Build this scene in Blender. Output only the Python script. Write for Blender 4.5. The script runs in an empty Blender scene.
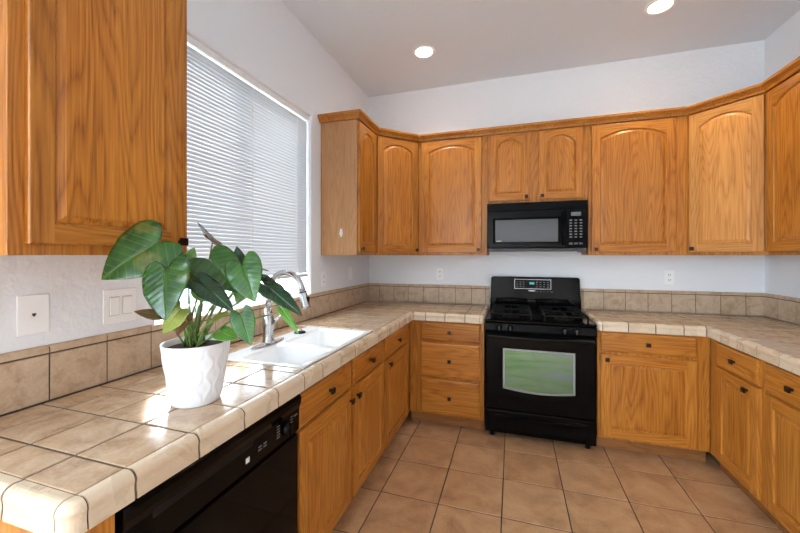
import bpy, math, random
from mathutils import Vector, Matrix
random.seed(7)
sc = bpy.context.scene
COL = sc.collection
PI = math.pi

# ------------------------------------------------------------------ camera, world, sun, exposure
FPX, YAW, HY, CH = 355.0, math.radians(17.595), 255.27, 1.395
cam_d = bpy.data.cameras.new('camera')
cam = bpy.data.objects.new('camera', cam_d); COL.objects.link(cam)
cam.location = (0, 0, CH); cam.rotation_euler = (PI/2, 0, YAW)
cam_d.sensor_width = 36; cam_d.lens = FPX*36/800
cam_d.shift_y = (HY-266.5)/800
cam_d.clip_start = 0.05
sc.camera = cam

w = bpy.data.worlds.new('sky'); sc.world = w; w.use_nodes = True
wn = w.node_tree; wn.nodes.clear()
wo = wn.nodes.new('ShaderNodeOutputWorld'); wb = wn.nodes.new('ShaderNodeBackground')
wb.inputs[0].default_value = (0.71, 0.87, 1.0, 1); wb.inputs[1].default_value = 9.0
wn.links.new(wb.outputs[0], wo.inputs[0])

sun_d = bpy.data.lights.new('sun', 'SUN'); sun = bpy.data.objects.new('sun', sun_d); COL.objects.link(sun)
sun_d.energy = 7.0; sun_d.angle = math.radians(5); sun_d.color = (1, .95, .87)
sdir = Vector((.39, -.33, -.257)).normalized()
sun.rotation_euler = sdir.to_track_quat('-Z', 'Y').to_euler(); sun.location = (-4, 5, 4)

sc.view_settings.view_transform = 'Standard'; sc.view_settings.look = 'None'
sc.view_settings.gamma = 1.0; sc.view_settings.use_curve_mapping = False
sc.view_settings.exposure = 1.06

# room dimensions (metres)
XL, XR, YB, YR, ZC = -1.444, 1.858, 3.467, -2.9, 3.06
ZT = 0.923                      # worktop height
WY0, WY1, WZ0, WZ1 = 1.13, 2.335, 1.108, 2.435      # kitchen window opening
PX0, PX1, PZ1 = -2.75, -.25, 2.8                    # opening of the added, unseen patio door in the left wall

# ------------------------------------------------------------------ helpers
def s2l(c):
    return tuple(((v/255)/12.92 if v/255 <= .04045 else ((v/255+.055)/1.055)**2.4) for v in c)+(1,)

class M:
    """collects faces for ONE mesh object"""
    def __init__(s): s.v=[]; s.f=[]; s.m=[]; s.uv={}
    def pt(s, p): s.v.append(tuple(p)); return len(s.v)-1
    def face(s, pts, mi=0):
        b=len(s.v); s.v += [tuple(p) for p in pts]; s.f.append(tuple(range(b, b+len(pts)))); s.m.append(mi)
    def box(s, x0,x1,y0,y1,z0,z1, mi=0):
        b=len(s.v)
        s.v += [(x0,y0,z0),(x1,y0,z0),(x1,y1,z0),(x0,y1,z0),(x0,y0,z1),(x1,y0,z1),(x1,y1,z1),(x0,y1,z1)]
        for q in ((0,3,2,1),(4,5,6,7),(0,1,5,4),(1,2,6,5),(2,3,7,6),(3,0,4,7)):
            s.f.append(tuple(b+i for i in q)); s.m.append(mi)
        return s
    def prism(s, poly, z0, z1, mi=0):
        """poly: ccw xy outline, extruded in z"""
        n=len(poly); b=len(s.v)
        s.v += [(x,y,z0) for x,y in poly]+[(x,y,z1) for x,y in poly]
        s.f.append(tuple(b+i for i in reversed(range(n)))); s.m.append(mi)
        s.f.append(tuple(b+n+i for i in range(n))); s.m.append(mi)
        for i in range(n):
            j=(i+1)%n; s.f.append((b+i,b+j,b+n+j,b+n+i)); s.m.append(mi)
        return s
    def loops(s, ls, cap0=False, cap1=False, closed=True, mi=0):
        b=len(s.v); n=len(ls[0])
        for l in ls: s.v += [tuple(p) for p in l]
        for k in range(len(ls)-1):
            for i in range(n if closed else n-1):
                j=(i+1)%n
                s.f.append((b+k*n+i,b+k*n+j,b+(k+1)*n+j,b+(k+1)*n+i)); s.m.append(mi)
        if cap0: s.f.append(tuple(b+i for i in reversed(range(n)))); s.m.append(mi)
        if cap1: s.f.append(tuple(b+(len(ls)-1)*n+i for i in range(n))); s.m.append(mi)
        return s
    def lathe(s, prof, c=(0,0,0), n=32, axis='z', cap0=True, cap1=True, mi=0):
        ls=[]
        for r,h in prof:
            l=[]
            for i in range(n):
                a=2*PI*i/n; x,y=r*math.cos(a), r*math.sin(a)
                if axis=='z': p=(c[0]+x,c[1]+y,c[2]+h)
                elif axis=='y': p=(c[0]+x,c[1]-h,c[2]+y)      # h grows towards -y
                else: p=(c[0]+h,c[1]+x,c[2]+y)
                l.append(p)
            ls.append(l)
        return s.loops(ls, cap0, cap1, mi=mi)
    def tube(s, path, r, n=10, mi=0, caps=True):
        P=[Vector(p) for p in path]; rs = r if isinstance(r,(list,tuple)) else [r]*len(P)
        ls=[]; up=None
        for i,p in enumerate(P):
            t=(P[min(i+1,len(P)-1)]-P[max(i-1,0)]).normalized()
            if up is None:
                up = Vector((0,0,1)) if abs(t.z)<.9 else Vector((1,0,0))
            a=t.cross(up).normalized(); bb=a.cross(t).normalized(); up=bb
            ls.append([p+a*rs[i]*math.cos(2*PI*k/n)+bb*rs[i]*math.sin(2*PI*k/n) for k in range(n)])
        return s.loops(ls, caps, caps, mi=mi)
    def tile(s, o, u, v, n, lu, lv, th, ch=.0022, mi=0):
        """chamfered tile slab: corner o, edges u*lu, v*lv, rising th along n"""
        o,u,v,n = map(Vector,(o,u,v,n))
        def ring(i,h): return [o+u*i+v*i+n*h, o+u*(lu-i)+v*i+n*h, o+u*(lu-i)+v*(lv-i)+n*h, o+u*i+v*(lv-i)+n*h]
        s.loops([ring(0,0),ring(0,th-ch),ring(ch*.35,th-ch*.3),ring(ch,th)], False, True, mi=mi)
    def build(s, name, mats, parent=None, bev=0, seg=2, smooth=False, solid=0, sub=0):
        me=bpy.data.meshes.new(name); me.from_pydata(s.v, [], s.f)
        if not isinstance(mats,(list,tuple)): mats=[mats]
        for m in mats: me.materials.append(m)
        for i,p in enumerate(me.polygons):
            p.material_index=s.m[i]; p.use_smooth=smooth
        if s.uv:
            ul=me.uv_layers.new(name='uv')
            for l in me.loops: ul.data[l.index].uv=s.uv.get(l.vertex_index,(0,0))
        me.update()
        o=bpy.data.objects.new(name, me); COL.objects.link(o)
        if parent: o.parent=parent
        if solid:
            md=o.modifiers.new('solid','SOLIDIFY'); md.thickness=solid; md.offset=0
        if sub:
            md=o.modifiers.new('sub','SUBSURF'); md.levels=sub; md.render_levels=sub
        if bev:
            md=o.modifiers.new('bev','BEVEL'); md.width=bev; md.segments=seg; md.limit_method='ANGLE'; md.angle_limit=math.radians(40)
            md.harden_normals=False
        return o

def thing(name, label, cat, loc=(0,0,0), rz=0, group=None):
    o=bpy.data.objects.new(name, None); COL.objects.link(o); o.empty_display_size=.05
    o.location=loc; o.rotation_euler=(0,0,rz); o['label']=label; o['category']=cat
    if group: o['group']=group
    return o
def tag(o, label, cat, group=None):
    o['label']=label; o['category']=cat
    if group: o['group']=group
    return o
def struct(o, label=None):
    o['kind']='structure'
    if label: o['label']=label
    return o

# ------------------------------------------------------------------ materials
def newmat(name):
    m=bpy.data.materials.new(name); m.use_nodes=True; nt=m.node_tree
    return m, nt, nt.nodes['Principled BSDF']
def N(nt, typ, **kw):
    n=nt.nodes.new(typ)
    for k,v in kw.items():
        if k.startswith('i_'):
            key=k[2:]; key=int(key) if key.isdigit() else key.replace('_',' ')
            n.inputs[key].default_value=v
        else: setattr(n,k,v)
    return n
def ramp(nt, fac, stops, interp='LINEAR'):
    r=nt.nodes.new('ShaderNodeValToRGB'); r.color_ramp.interpolation=interp
    e=r.color_ramp.elements
    while len(e)<len(stops): e.new(.5)
    for i,(p,c) in enumerate(stops): e[i].position=p; e[i].color=c
    nt.links.new(fac, r.inputs[0]); return r.outputs[0]
def mix(nt, fac, a, b, mode='MIX'):
    n=nt.nodes.new('ShaderNodeMix'); n.data_type='RGBA'; n.blend_type=mode
    if isinstance(fac,(int,float)): n.inputs[0].default_value=fac
    else: nt.links.new(fac,n.inputs[0])
    for k,x in ((6,a),(7,b)):
        if isinstance(x,tuple): n.inputs[k].default_value=x
        else: nt.links.new(x,n.inputs[k])
    return n.outputs[2]
def bump(nt, bs, h, strength=.3, dist=.002):
    b=N(nt,'ShaderNodeBump'); b.inputs['Strength'].default_value=strength; b.inputs['Distance'].default_value=dist
    nt.links.new(h,b.inputs['Height']); nt.links.new(b.outputs[0],bs.inputs['Normal'])

def plain(name, col, rough=.5, metal=0, coat=0, spec=.5):
    m,nt,b=newmat(name); b.inputs['Base Color'].default_value=s2l(col); b.inputs['Roughness'].default_value=rough
    b.inputs['Metallic'].default_value=metal; b.inputs['Coat Weight'].default_value=coat
    b.inputs['Specular IOR Level'].default_value=spec
    tc=N(nt,'ShaderNodeTexCoord'); no=N(nt,'ShaderNodeTexNoise',i_Scale=60.0)
    nt.links.new(tc.outputs['Object'],no.inputs[0])
    mr=N(nt,'ShaderNodeMapRange'); mr.inputs[3].default_value=rough*.95; mr.inputs[4].default_value=rough*1.05
    nt.links.new(no.outputs[0],mr.inputs[0]); nt.links.new(mr.outputs[0],b.inputs['Roughness'])
    return m

def oak(name, axis, light, mid, dark, rough=.32):
    """wood with the grain along local axis"""
    m,nt,b=newmat(name); L=nt.links
    tc=N(nt,'ShaderNodeTexCoord'); oi=N(nt,'ShaderNodeObjectInfo')
    add=N(nt,'ShaderNodeVectorMath',operation='ADD'); sc_=N(nt,'ShaderNodeVectorMath',operation='SCALE'); sc_.inputs['Scale'].default_value=23.0
    cmb=N(nt,'ShaderNodeCombineXYZ')
    for i in range(3): L.new(oi.outputs['Random'],cmb.inputs[i])
    L.new(cmb.outputs[0],sc_.inputs[0]); L.new(tc.outputs['Object'],add.inputs[0]); L.new(sc_.outputs[0],add.inputs[1])
    def mapped(along, across):
        mp=N(nt,'ShaderNodeMapping'); v=[across]*3; v[axis]=along; mp.inputs['Scale'].default_value=v
        L.new(add.outputs[0],mp.inputs[0]); return mp.outputs[0]
    # cathedral figure: contour lines of a stretched noise
    n1=N(nt,'ShaderNodeTexNoise',i_Scale=1.0,i_Detail=2.0,i_Roughness=.45); L.new(mapped(.6,6.5),n1.inputs[0])
    mul=N(nt,'ShaderNodeMath',operation='MULTIPLY'); mul.inputs[1].default_value=24.0; L.new(n1.outputs[0],mul.inputs[0])
    n2=N(nt,'ShaderNodeTexNoise',i_Scale=1.0,i_Detail=3.0,i_Roughness=.6); L.new(mapped(4,190),n2.inputs[0])
    jit=N(nt,'ShaderNodeMath',operation='MULTIPLY_ADD'); L.new(n2.outputs[0],jit.inputs[0]); jit.inputs[1].default_value=.5; L.new(mul.outputs[0],jit.inputs[2])
    fr=N(nt,'ShaderNodeMath',operation='FRACT'); L.new(jit.outputs[0],fr.inputs[0])
    n3=N(nt,'ShaderNodeTexNoise',i_Scale=1.0,i_Detail=1.0); L.new(mapped(1.0,9),n3.inputs[0])
    c1=ramp(nt,fr.outputs[0],[(0,dark),(.16,mid),(.5,light),(.85,mid),(1,dark)])
    c2=ramp(nt,n2.outputs[0],[(.36,dark),(.5,mid),(.66,light)])
    c=mix(nt,.5,c2,c1)
    c3=ramp(nt,n3.outputs[0],[(.35,mid),(.65,light)])
    c=mix(nt,.3,c,c3)
    hv=N(nt,'ShaderNodeHueSaturation'); mr=N(nt,'ShaderNodeMapRange'); mr.inputs[3].default_value=.9; mr.inputs[4].default_value=1.1
    L.new(oi.outputs['Random'],mr.inputs[0]); L.new(mr.outputs[0],hv.inputs['Value']); L.new(c,hv.inputs['Color'])
    L.new(hv.outputs[0],b.inputs['Base Color'])
    b.inputs['Roughness'].default_value=rough; b.inputs['Coat Weight'].default_value=.08; b.inputs['Coat Roughness'].default_value=.2; b.inputs['Specular IOR Level'].default_value=.3
    bump(nt,b,n2.outputs[0],.12,.001)
    return m
OL,OM,OD = s2l((200,134,56)), s2l((170,102,33)), s2l((94,48,13))
OAKV=oak('oak_vertical',2,OL,OM,OD); OAKH=oak('oak_horizontal',0,OL,OM,OD); OAKY=oak('oak_sideways',1,OL,OM,OD)
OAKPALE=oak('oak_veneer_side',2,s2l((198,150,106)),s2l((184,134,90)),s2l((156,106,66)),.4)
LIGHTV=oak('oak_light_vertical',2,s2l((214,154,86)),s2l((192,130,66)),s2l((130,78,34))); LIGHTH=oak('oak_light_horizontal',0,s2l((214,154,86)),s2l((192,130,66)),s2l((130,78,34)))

def tilemat(name, cols, rough, mott, bmp=.15, sc1=9.0):
    m,nt,b=newmat(name); L=nt.links
    g=N(nt,'ShaderNodeNewGeometry'); tc=N(nt,'ShaderNodeTexCoord')
    off=N(nt,'ShaderNodeVectorMath',operation='SCALE'); off.inputs['Scale'].default_value=31.0
    cmb=N(nt,'ShaderNodeCombineXYZ')
    for i in range(3): L.new(g.outputs['Random Per Island'],cmb.inputs[i])
    L.new(cmb.outputs[0],off.inputs[0])
    add=N(nt,'ShaderNodeVectorMath',operation='ADD'); L.new(tc.outputs['Object'],add.inputs[0]); L.new(off.outputs[0],add.inputs[1])
    n1=N(nt,'ShaderNodeTexNoise',i_Scale=sc1,i_Detail=5.0,i_Roughness=.62,i_Distortion=.6); L.new(add.outputs[0],n1.inputs[0])
    n2=N(nt,'ShaderNodeTexNoise',i_Scale=120.0,i_Detail=3.0); L.new(add.outputs[0],n2.inputs[0])
    base=ramp(nt,g.outputs['Random Per Island'],[(0,s2l(cols[0])),(.5,s2l(cols[1])),(1,s2l(cols[2]))])
    mt=ramp(nt,n1.outputs[0],[(.3,s2l(cols[3])),(.5,s2l(cols[1])),(.72,s2l(cols[4]))])
    c=mix(nt,mott,base,mt)
    c=mix(nt,.12,c,ramp(nt,n2.outputs[0],[(.35,s2l(cols[3])),(.65,s2l(cols[4]))]))
    L.new(c,b.inputs['Base Color'])
    mr=N(nt,'ShaderNodeMapRange'); mr.inputs[3].default_value=rough-.05; mr.inputs[4].default_value=rough+.09
    L.new(n1.outputs[0],mr.inputs[0]); L.new(mr.outputs[0],b.inputs['Roughness'])
    bump(nt,b,n1.outputs[0],bmp,.002)
    return m
TILE_C=tilemat('counter_tile',[(170,138,104),(194,164,132),(184,158,132),(142,104,70),(220,196,168)],.13,.6,.2,13.0)
TILE_E=tilemat('edge_tile',[(206,184,156),(212,192,166),(202,178,148),(196,172,142),(222,204,180)],.26,.28)
TILE_S=tilemat('splash_tile',[(186,158,128),(200,174,146),(180,152,122),(150,118,88),(218,196,170)],.36,.6,.2,16.0)
TILE_F=tilemat('floor_tile',[(172,132,94),(182,141,104),(166,120,82),(124,82,50),(212,172,132)],.36,.6,.12,6.0)
GROUT=plain('grout',(92,76,60),.85); GROUTF=plain('floor_grout',(70,54,44),.9)

def wallmat(name,col,b_=.4,sc_=42.0):
    m,nt,b=newmat(name); L=nt.links
    tc=N(nt,'ShaderNodeTexCoord'); n=N(nt,'ShaderNodeTexNoise',i_Scale=sc_,i_Detail=3.0,i_Roughness=.55); L.new(tc.outputs['Object'],n.inputs[0])
    n2=N(nt,'ShaderNodeTexNoise',i_Scale=14.0,i_Detail=4.0); L.new(tc.outputs['Object'],n2.inputs[0])
    ad=N(nt,'ShaderNodeMath',operation='ADD'); L.new(n.outputs[0],ad.inputs[0]); L.new(n2.outputs[0],ad.inputs[1])
    b.inputs['Base Color'].default_value=s2l(col); b.inputs['Roughness'].default_value=.6
    bump(nt,b,ad.outputs[0],b_,.007); return m
WALL=wallmat('painted_wall',(234,236,239)); CEIL=wallmat('painted_ceiling',(228,235,242),.25,80.0)
WHITE=plain('white_paint',(238,238,236),.4); PLATE=plain('white_plastic',(246,246,245),.3); HOLE=plain('dark_slot',(40,38,36),.6)
PORC=plain('white_porcelain',(244,245,246),.12,0,.5); POT=plain('white_ceramic',(234,235,238),.35)
CHROME=plain('brushed_nickel',(182,182,182),.22,1); BRONZE=plain('dark_bronze',(42,30,24),.35,.6)
BLACK=plain('black_enamel',(7,7,8),.07,0,0,.09); BLACKM=plain('black_satin',(9,9,11),.2,0,0,.12); IRON=plain('cast_iron',(8,8,8),.6,0,0,.2)
RUBBER=plain('black_rubber',(12,12,12),.55,0,0,.2); GREY=plain('grey_trim',(140,142,146),.35,.6); DGREY=plain('dark_grey_metal',(70,72,74),.5,.3)
MARK=plain('printed_marks',(205,205,205),.5); MARKD=plain('printed_grey_marks',(120,120,122),.5)
SOIL=plain('potting_soil',(62,44,32),.95)
TOE=oak('oak_toe_board',0,s2l((150,100,55)),s2l((128,82,44)),s2l((96,58,30)),.5)
def emis(name,col,st):
    m,nt,b=newmat(name); b.inputs['Base Color'].default_value=s2l(col); b.inputs['Emission Color'].default_value=s2l(col); b.inputs['Emission Strength'].default_value=st; return m
def glassmat(name, refl=.08, tint=(1,1,1,1)):
    m=bpy.data.materials.new(name); m.use_nodes=True; nt=m.node_tree; nt.nodes.clear()
    o=N(nt,'ShaderNodeOutputMaterial'); t=N(nt,'ShaderNodeBsdfTransparent'); g=N(nt,'ShaderNodeBsdfGlossy'); mx=N(nt,'ShaderNodeMixShader')
    t.inputs[0].default_value=tint; g.inputs['Roughness'].default_value=.02; mx.inputs[0].default_value=refl
    nt.links.new(t.outputs[0],mx.inputs[1]); nt.links.new(g.outputs[0],mx.inputs[2]); nt.links.new(mx.outputs[0],o.inputs[0]); return m
GLASS=glassmat('window_glass')
def slatmat():
    m=bpy.data.materials.new('blind_slat'); m.use_nodes=True; nt=m.node_tree; nt.nodes.clear()
    o=N(nt,'ShaderNodeOutputMaterial'); d=N(nt,'ShaderNodeBsdfDiffuse'); t=N(nt,'ShaderNodeBsdfTranslucent'); mx=N(nt,'ShaderNodeMixShader')
    d.inputs[0].default_value=s2l((204,206,208)); t.inputs[0].default_value=s2l((235,238,243)); mx.inputs[0].default_value=.012
    nt.links.new(d.outputs[0],mx.inputs[1]); nt.links.new(t.outputs[0],mx.inputs[2]); nt.links.new(mx.outputs[0],o.inputs[0]); return m
SLAT=slatmat()

# ------------------------------------------------------------------ room shell
m=M(); m.box(XL-.3,XR+.3,YR-.3,YB+.3,-.12,-.002)
m2=M()
fx=[-.0555+.3425*k for k in range(-5,7)]; fy=[2.65+.3425*k for k in range(-17,4)]
for x in fx:
    for y in fy:
        x0,x1,y0,y1=max(x,XL),min(x+.3425,XR),max(y,YR),min(y+.3425,YB)
        if x1-x0>.02 and y1-y0>.02: m2.tile((x0+.003,y0+.003,-.008),(1,0,0),(0,1,0),(0,0,1),x1-x0-.006,y1-y0-.006,.008)
off=len(m.v); m.v+=m2.v; m.f+=[tuple(i+off for i in f) for f in m2.f]; m.m+=[1]*len(m2.f)
struct(m.build('floor',[GROUTF,TILE_F]),'terracotta coloured square tile floor with dark grout')
m=M(); m.box(XL-.3,XR+.3,YR-.3,YB+.3,ZC,ZC+.12)
ceil=m
# wall_left with a bull-nosed window opening
def wall_with_hole(axis, pos, thick, a0,a1,z0,z1, h0,h1,hz0,hz1, r=.018):
    """wall whose room face lies at pos; thick is signed (outwards). Opening edges are rounded."""
    m=M()
    def P(a,z,d): return (pos+d,a,z) if axis=='x' else (a,pos+d,z)
    sg=1 if thick>0 else -1
    def ring(e,d): return [P(h0-e,hz0-e,d),P(h1+e,hz0-e,d),P(h1+e,hz1+e,d),P(h0-e,hz1+e,d)]
    outer=[P(a0,z0,0),P(a1,z0,0),P(a1,z1,0),P(a0,z1,0)]
    ls=[outer]
    for k in range(7):
        t=k/6*PI/2; ls.append(ring(r*(1-math.sin(t)), sg*r*(1-math.cos(t))))
    ls.append(ring(0,thick)); ls.append([P(a0,z0,thick),P(a1,z0,thick),P(a1,z1,thick),P(a0,z1,thick)])
    m.loops(ls+[outer]); return m
wl=wall_with_hole('x',XL,-.15,.05,YB+.15,0,ZC,WY0,WY1,WZ0,WZ1)
wp=wall_with_hole('x',XL,-.15,YR,.05,0,ZC,PX0,PX1,.03,PZ1)
k0=len(wl.v); wl.v+=wp.v; wl.f+=[tuple(i+k0 for i in f) for f in wp.f]; wl.m+=wp.m
struct(wl.build('wall_left',WALL))
m=M(); m.box(XL,XR,YB,YB+.15,0,ZC); struct(m.build('wall_back',WALL))
m=M(); m.box(XR,XR+.15,YR,YB+.15,0,ZC); struct(m.build('wall_right',WALL))
m=M(); m.box(XL-.15,XR+.15,YR-.15,YR,0,ZC); struct(m.build('wall_rear',WALL))
# recessed lights need holes in the ceiling: ceiling built as one slab, light cups sit just below it
struct(ceil.build('ceiling',CEIL),'flat off-white ceiling')
# kitchen window: frame, mullion, pane
wt=thing('window_1','white framed kitchen window above the sink behind the blind','window',(XL-.11,0,0)); wt['kind']='structure'
f=M(); e=.035
f.box(-.03,.03,WY0+.001,WY0+e,WZ0+.001,WZ1-.001); f.box(-.03,.03,WY1-e,WY1-.001,WZ0+.001,WZ1-.001)
f.box(-.03,.03,WY0+e,WY1-e,WZ0+.001,WZ0+e); f.box(-.03,.03,WY0+e,WY1-e,WZ1-e,WZ1-.001); cy=(WY0+WY1)/2
f.box(-.025,.025,cy-.025,cy+.025,WZ0+e,WZ1-e)
f.build('frame',WHITE,wt,.004)
p=M(); p.box(-.003,.003,WY0+e,cy-.025,WZ0+e,WZ1-e); p.build('pane',GLASS,wt)
p=M(); p.box(-.003,.003,cy+.025,WY1-e,WZ0+e,WZ1-e); p.build('pane',GLASS,wt)
# unseen patio door, added behind the camera to bring in more daylight
dt=thing('added_door','white framed glass patio door added unseen in the left wall for daylight','door',(XL-.08,0,0)); dt['kind']='structure'
f=M(); qc=(PX0+PX1)/2
f.box(-.03,.03,PX0+.001,PX0+.06,.031,PZ1-.001); f.box(-.03,.03,PX1-.06,PX1-.001,.031,PZ1-.001); f.box(-.03,.03,PX0+.06,PX1-.06,PZ1-.06,PZ1-.001); f.box(-.03,.03,PX0+.06,PX1-.06,.031,.1); f.box(-.03,.03,qc-.04,qc+.04,.1,PZ1-.06)
f.build('frame',WHITE,dt,.004)
for a,b in ((PX0+.06,qc-.04),(qc+.04,PX1-.06)):
    p=M(); p.box(-.003,.003,a,b,.1,PZ1-.06); p.build('pane',GLASS,dt)
# ground outside
m=M(); m.box(-14,14,-14,14,-.4,-.2); struct(m.build('ground',plain('grey_concrete',(150,149,146),.9)))

t=thing('board_fence','pale grey board fence outdoors, glimpsed through the gap under the blind','fence',(-5.0,0,-.2))
m=M()
for k in range(60): m.box(0,.02,-4+.15*k,-4+.15*k+.143,.05,1.75)
m.build('boards',plain('weathered_boards',(176,182,190),.8),t)
for zz in (.3,1.45):
    m=M(); m.box(.02,.06,-4,5,zz,zz+.09); m.build('rail',plain('weathered_rail',(160,166,174),.8),t)
for k in range(4):
    m=M(); m.box(-.1,-.002,-3.9+2.9*k,-3.8+2.9*k,0,1.75); m.build('post',plain('weathered_post',(150,156,164),.8),t)
# daylight portals in the two openings (they guide sampling of the sky, they emit nothing themselves)
def portal(loc, rot, sx, sy):
    l=bpy.data.lights.new('daylight_portal','AREA'); l.shape='RECTANGLE'; l.size=sx; l.size_y=sy; l.cycles.is_portal=True
    o=bpy.data.objects.new('daylight_portal',l); COL.objects.link(o); o.location=loc; o.rotation_euler=rot
portal((XL-.17,(PX0+PX1)/2,PZ1/2),Vector((1,0,0)).to_track_quat('-Z','Y').to_euler(),PZ1,PX1-PX0)
portal((XL-.17,(WY0+WY1)/2,(WZ0+WZ1)/2),Vector((1,0,0)).to_track_quat('-Z','Y').to_euler(),WZ1-WZ0,WY1-WY0)

# ------------------------------------------------------------------ cabinets
def knob(parent, x, z, y=-.019):
    k=M(); k.lathe([(.009,0),(.006,.004),(.006,.016)],(x,y,z),12,'y')
    k.box(x-.0135,x+.0135,y-.026,y-.014,z-.0135,z+.0135)
    return k.build('knob',BRONZE,parent,.0025)

def door(parent, x0,x1,z0,z1, kx=None, kz=None, arch=0, fw=.058, y=0.0, th=.019, label=None, mats=None):
    """raised-panel door in front of local plane y; stiles upright, rails sideways, panel as a sub-part"""
    yf=y-th; W=x1-x0; n=18 if arch else 1
    ox0,ox1=x0+fw,x1-fw; oz0=z0+fw; oz1=z1-(fw-.012 if arch else fw)-(arch if arch else 0)
    def top(e):
        pts=[]
        for i in range(n+1):
            t=1-2*i/n
            h=0 if not arch else arch*max(0,1-abs(t)**2.1)**.88
            pts.append((( ox0+ox1)/2+t*((ox1-ox0)/2-e), oz1+h-e))
        return pts
    def loop(e,yy):
        l=[(ox0+e,yy,oz0+e),(ox1-e,yy,oz0+e)]
        return l+[(a,yy,b) for a,b in top(e)]
    d=M()
    r=.004
    # outer slab with eased edge
    def orr(e,yy): return [(x0+e,yy,z0+e),(x1-e,yy,z0+e),(x1-e,yy,z1-e),(x0+e,yy,z1-e)]
    d.loops([orr(0,y),orr(0,yf+r),orr(r*.3,yf+r*.3),orr(r,yf)],True,False)
    # frame faces: stiles full height, rails between
    d.face([(x0+r,yf,z0+r),(ox0,yf,z0+r),(ox0,yf,z1-r),(x0+r,yf,z1-r)],0)
    d.face([(ox1,yf,z0+r),(x1-r,yf,z0+r),(x1-r,yf,z1-r),(ox1,yf,z1-r)],0)
    d.face([(ox0,yf,z0+r),(ox1,yf,z0+r),(ox1,yf,oz0),(ox0,yf,oz0)],1)
    tp=top(0)
    for i in range(n):
        (a,b),(c,e_)=tp[i],tp[i+1]
        d.face([(c,yf,e_),(a,yf,b),(a,yf,z1-r),(c,yf,z1-r)],1)
    # sticking: cove down to the groove
    d.loops([loop(0,yf),loop(.0025,yf+.0015),loop(.004,yf+.006),loop(.007,yf+.009)],False,False)
    do=d.build('door',list(mats or (OAKV,OAKH)),parent)
    if label: do['label']=label
    p=M(); p.loops([loop(.007,yf+.009),loop(.010,yf+.009),loop(.024,yf+.003),loop(.026,yf+.0015)],False,True)
    p.build('panel',(mats or (OAKV,))[0],do)
    if kx is not None: knob(do,kx,kz,yf)
    return do

def drawer(parent, x0,x1,z0,z1, y=0.0, th=.019, kx=None, kz=None):
    d=M(); yf=y-th
    def orr(e,yy): return [(x0+e,yy,z0+e),(x1-e,yy,z0+e),(x1-e,yy,z1-e),(x0+e,yy,z1-e)]
    d.loops([orr(0,y),orr(0,yf+.007),orr(.003,yf+.004),orr(.009,yf+.001),orr(.014,yf)],True,True)
    do=d.build('drawer',OAKH,parent)
    knob(do,(x0+x1)/2 if kx is None else kx,(z0+z1)/2 if kz is None else kz,yf)
    return do

BZ0,BZ1=.092,.858
def base_cab(label, loc, rz, W, fronts, depth=.585, hollow=False):
    t=thing('base_cabinet',label,'cabinet',loc,rz,'oak base cabinets under the worktops')
    b=M()
    if hollow:      # open-topped carcass, the sink bowls hang in it
        b.box(0,W,0,.009,BZ0,BZ1); b.box(0,.016,.009,depth,BZ0,BZ1); b.box(W-.016,W,.009,depth,BZ0,BZ1)
        b.box(.016,W-.016,depth-.008,depth,BZ0,BZ1); b.box(.016,W-.016,.009,depth-.008,BZ0,BZ0+.016)
    else: b.box(0,W,0,depth,BZ0,BZ1)
    b.build('body',OAKV,t,.0015)
    k=M(); k.box(.001,W-.001,.05,.07,.001,BZ0); k.build('toe_board',TOE,t)
    for fr in fronts:
        if fr[0]=='drawer': drawer(t,*fr[1:5])
        else: door(t,*fr[1:5],kx=fr[5],kz=fr[6])
    return t
# left run (faces +X): local x = world Y - origin
LX=-.822
base_cab('long oak sink cabinet with two drawer fronts and two doors under the white sink',(LX,1.213,0),PI/2,.994,
    [('drawer',.012,.482,.705,.842),('drawer',.516,.980,.705,.842),
     ('door',.012,.482,.105,.690,.464,.640),('door',.516,.980,.105,.690,.548,.640)],hollow=True)
base_cab('single-door oak base cabinet in the left run, meeting the inner corner',(LX,2.208,0),PI/2,.645,
    [('drawer',.014,.545,.705,.842),('door',.014,.545,.105,.690,.075,.655)])
# end filler beside the dishwasher
t=thing('cabinet_end_panel','narrow oak end panel under the near end of the left worktop','panel',(0,0,0))
m=M(); m.box(-1.442,-.803,.468,.535,.001,.858); m.build('panel',OAKV,t,.002)
# back run, left of the range (faces -Y)
base_cab('oak three-drawer base cabinet left of the black range',(-.820,2.856,0),0,.608,
    [('drawer',.098,.577,.700,.848),('drawer',.098,.577,.407,.683),('drawer',.098,.577,.108,.388)])
# back run, right of the range
base_cab('oak base cabinet with one drawer over one wide door right of the black range',(.578,2.856,0),0,.665,
    [('drawer',.021,.591,.712,.850),('door',.021,.591,.108,.692,.058,.660)])
# right run (faces -X): local x = -(world Y - origin)
base_cab('oak drawer and door base cabinet of the right run nearest the corner',(1.245,2.854,0),-PI/2,.532,
    [('drawer',.107,.507,.706,.846),('door',.107,.507,.108,.692,.424,.655)])
base_cab('oak base cabinet of the right run cut off by the right edge of the photo',(1.245,2.320,0),-PI/2,.86,
    [('drawer',.028,.415,.706,.846),('door',.028,.415,.108,.692,.375,.655),('drawer',.445,.832,.706,.846),('door',.445,.832,.108,.692,.485,.655)])

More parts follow.
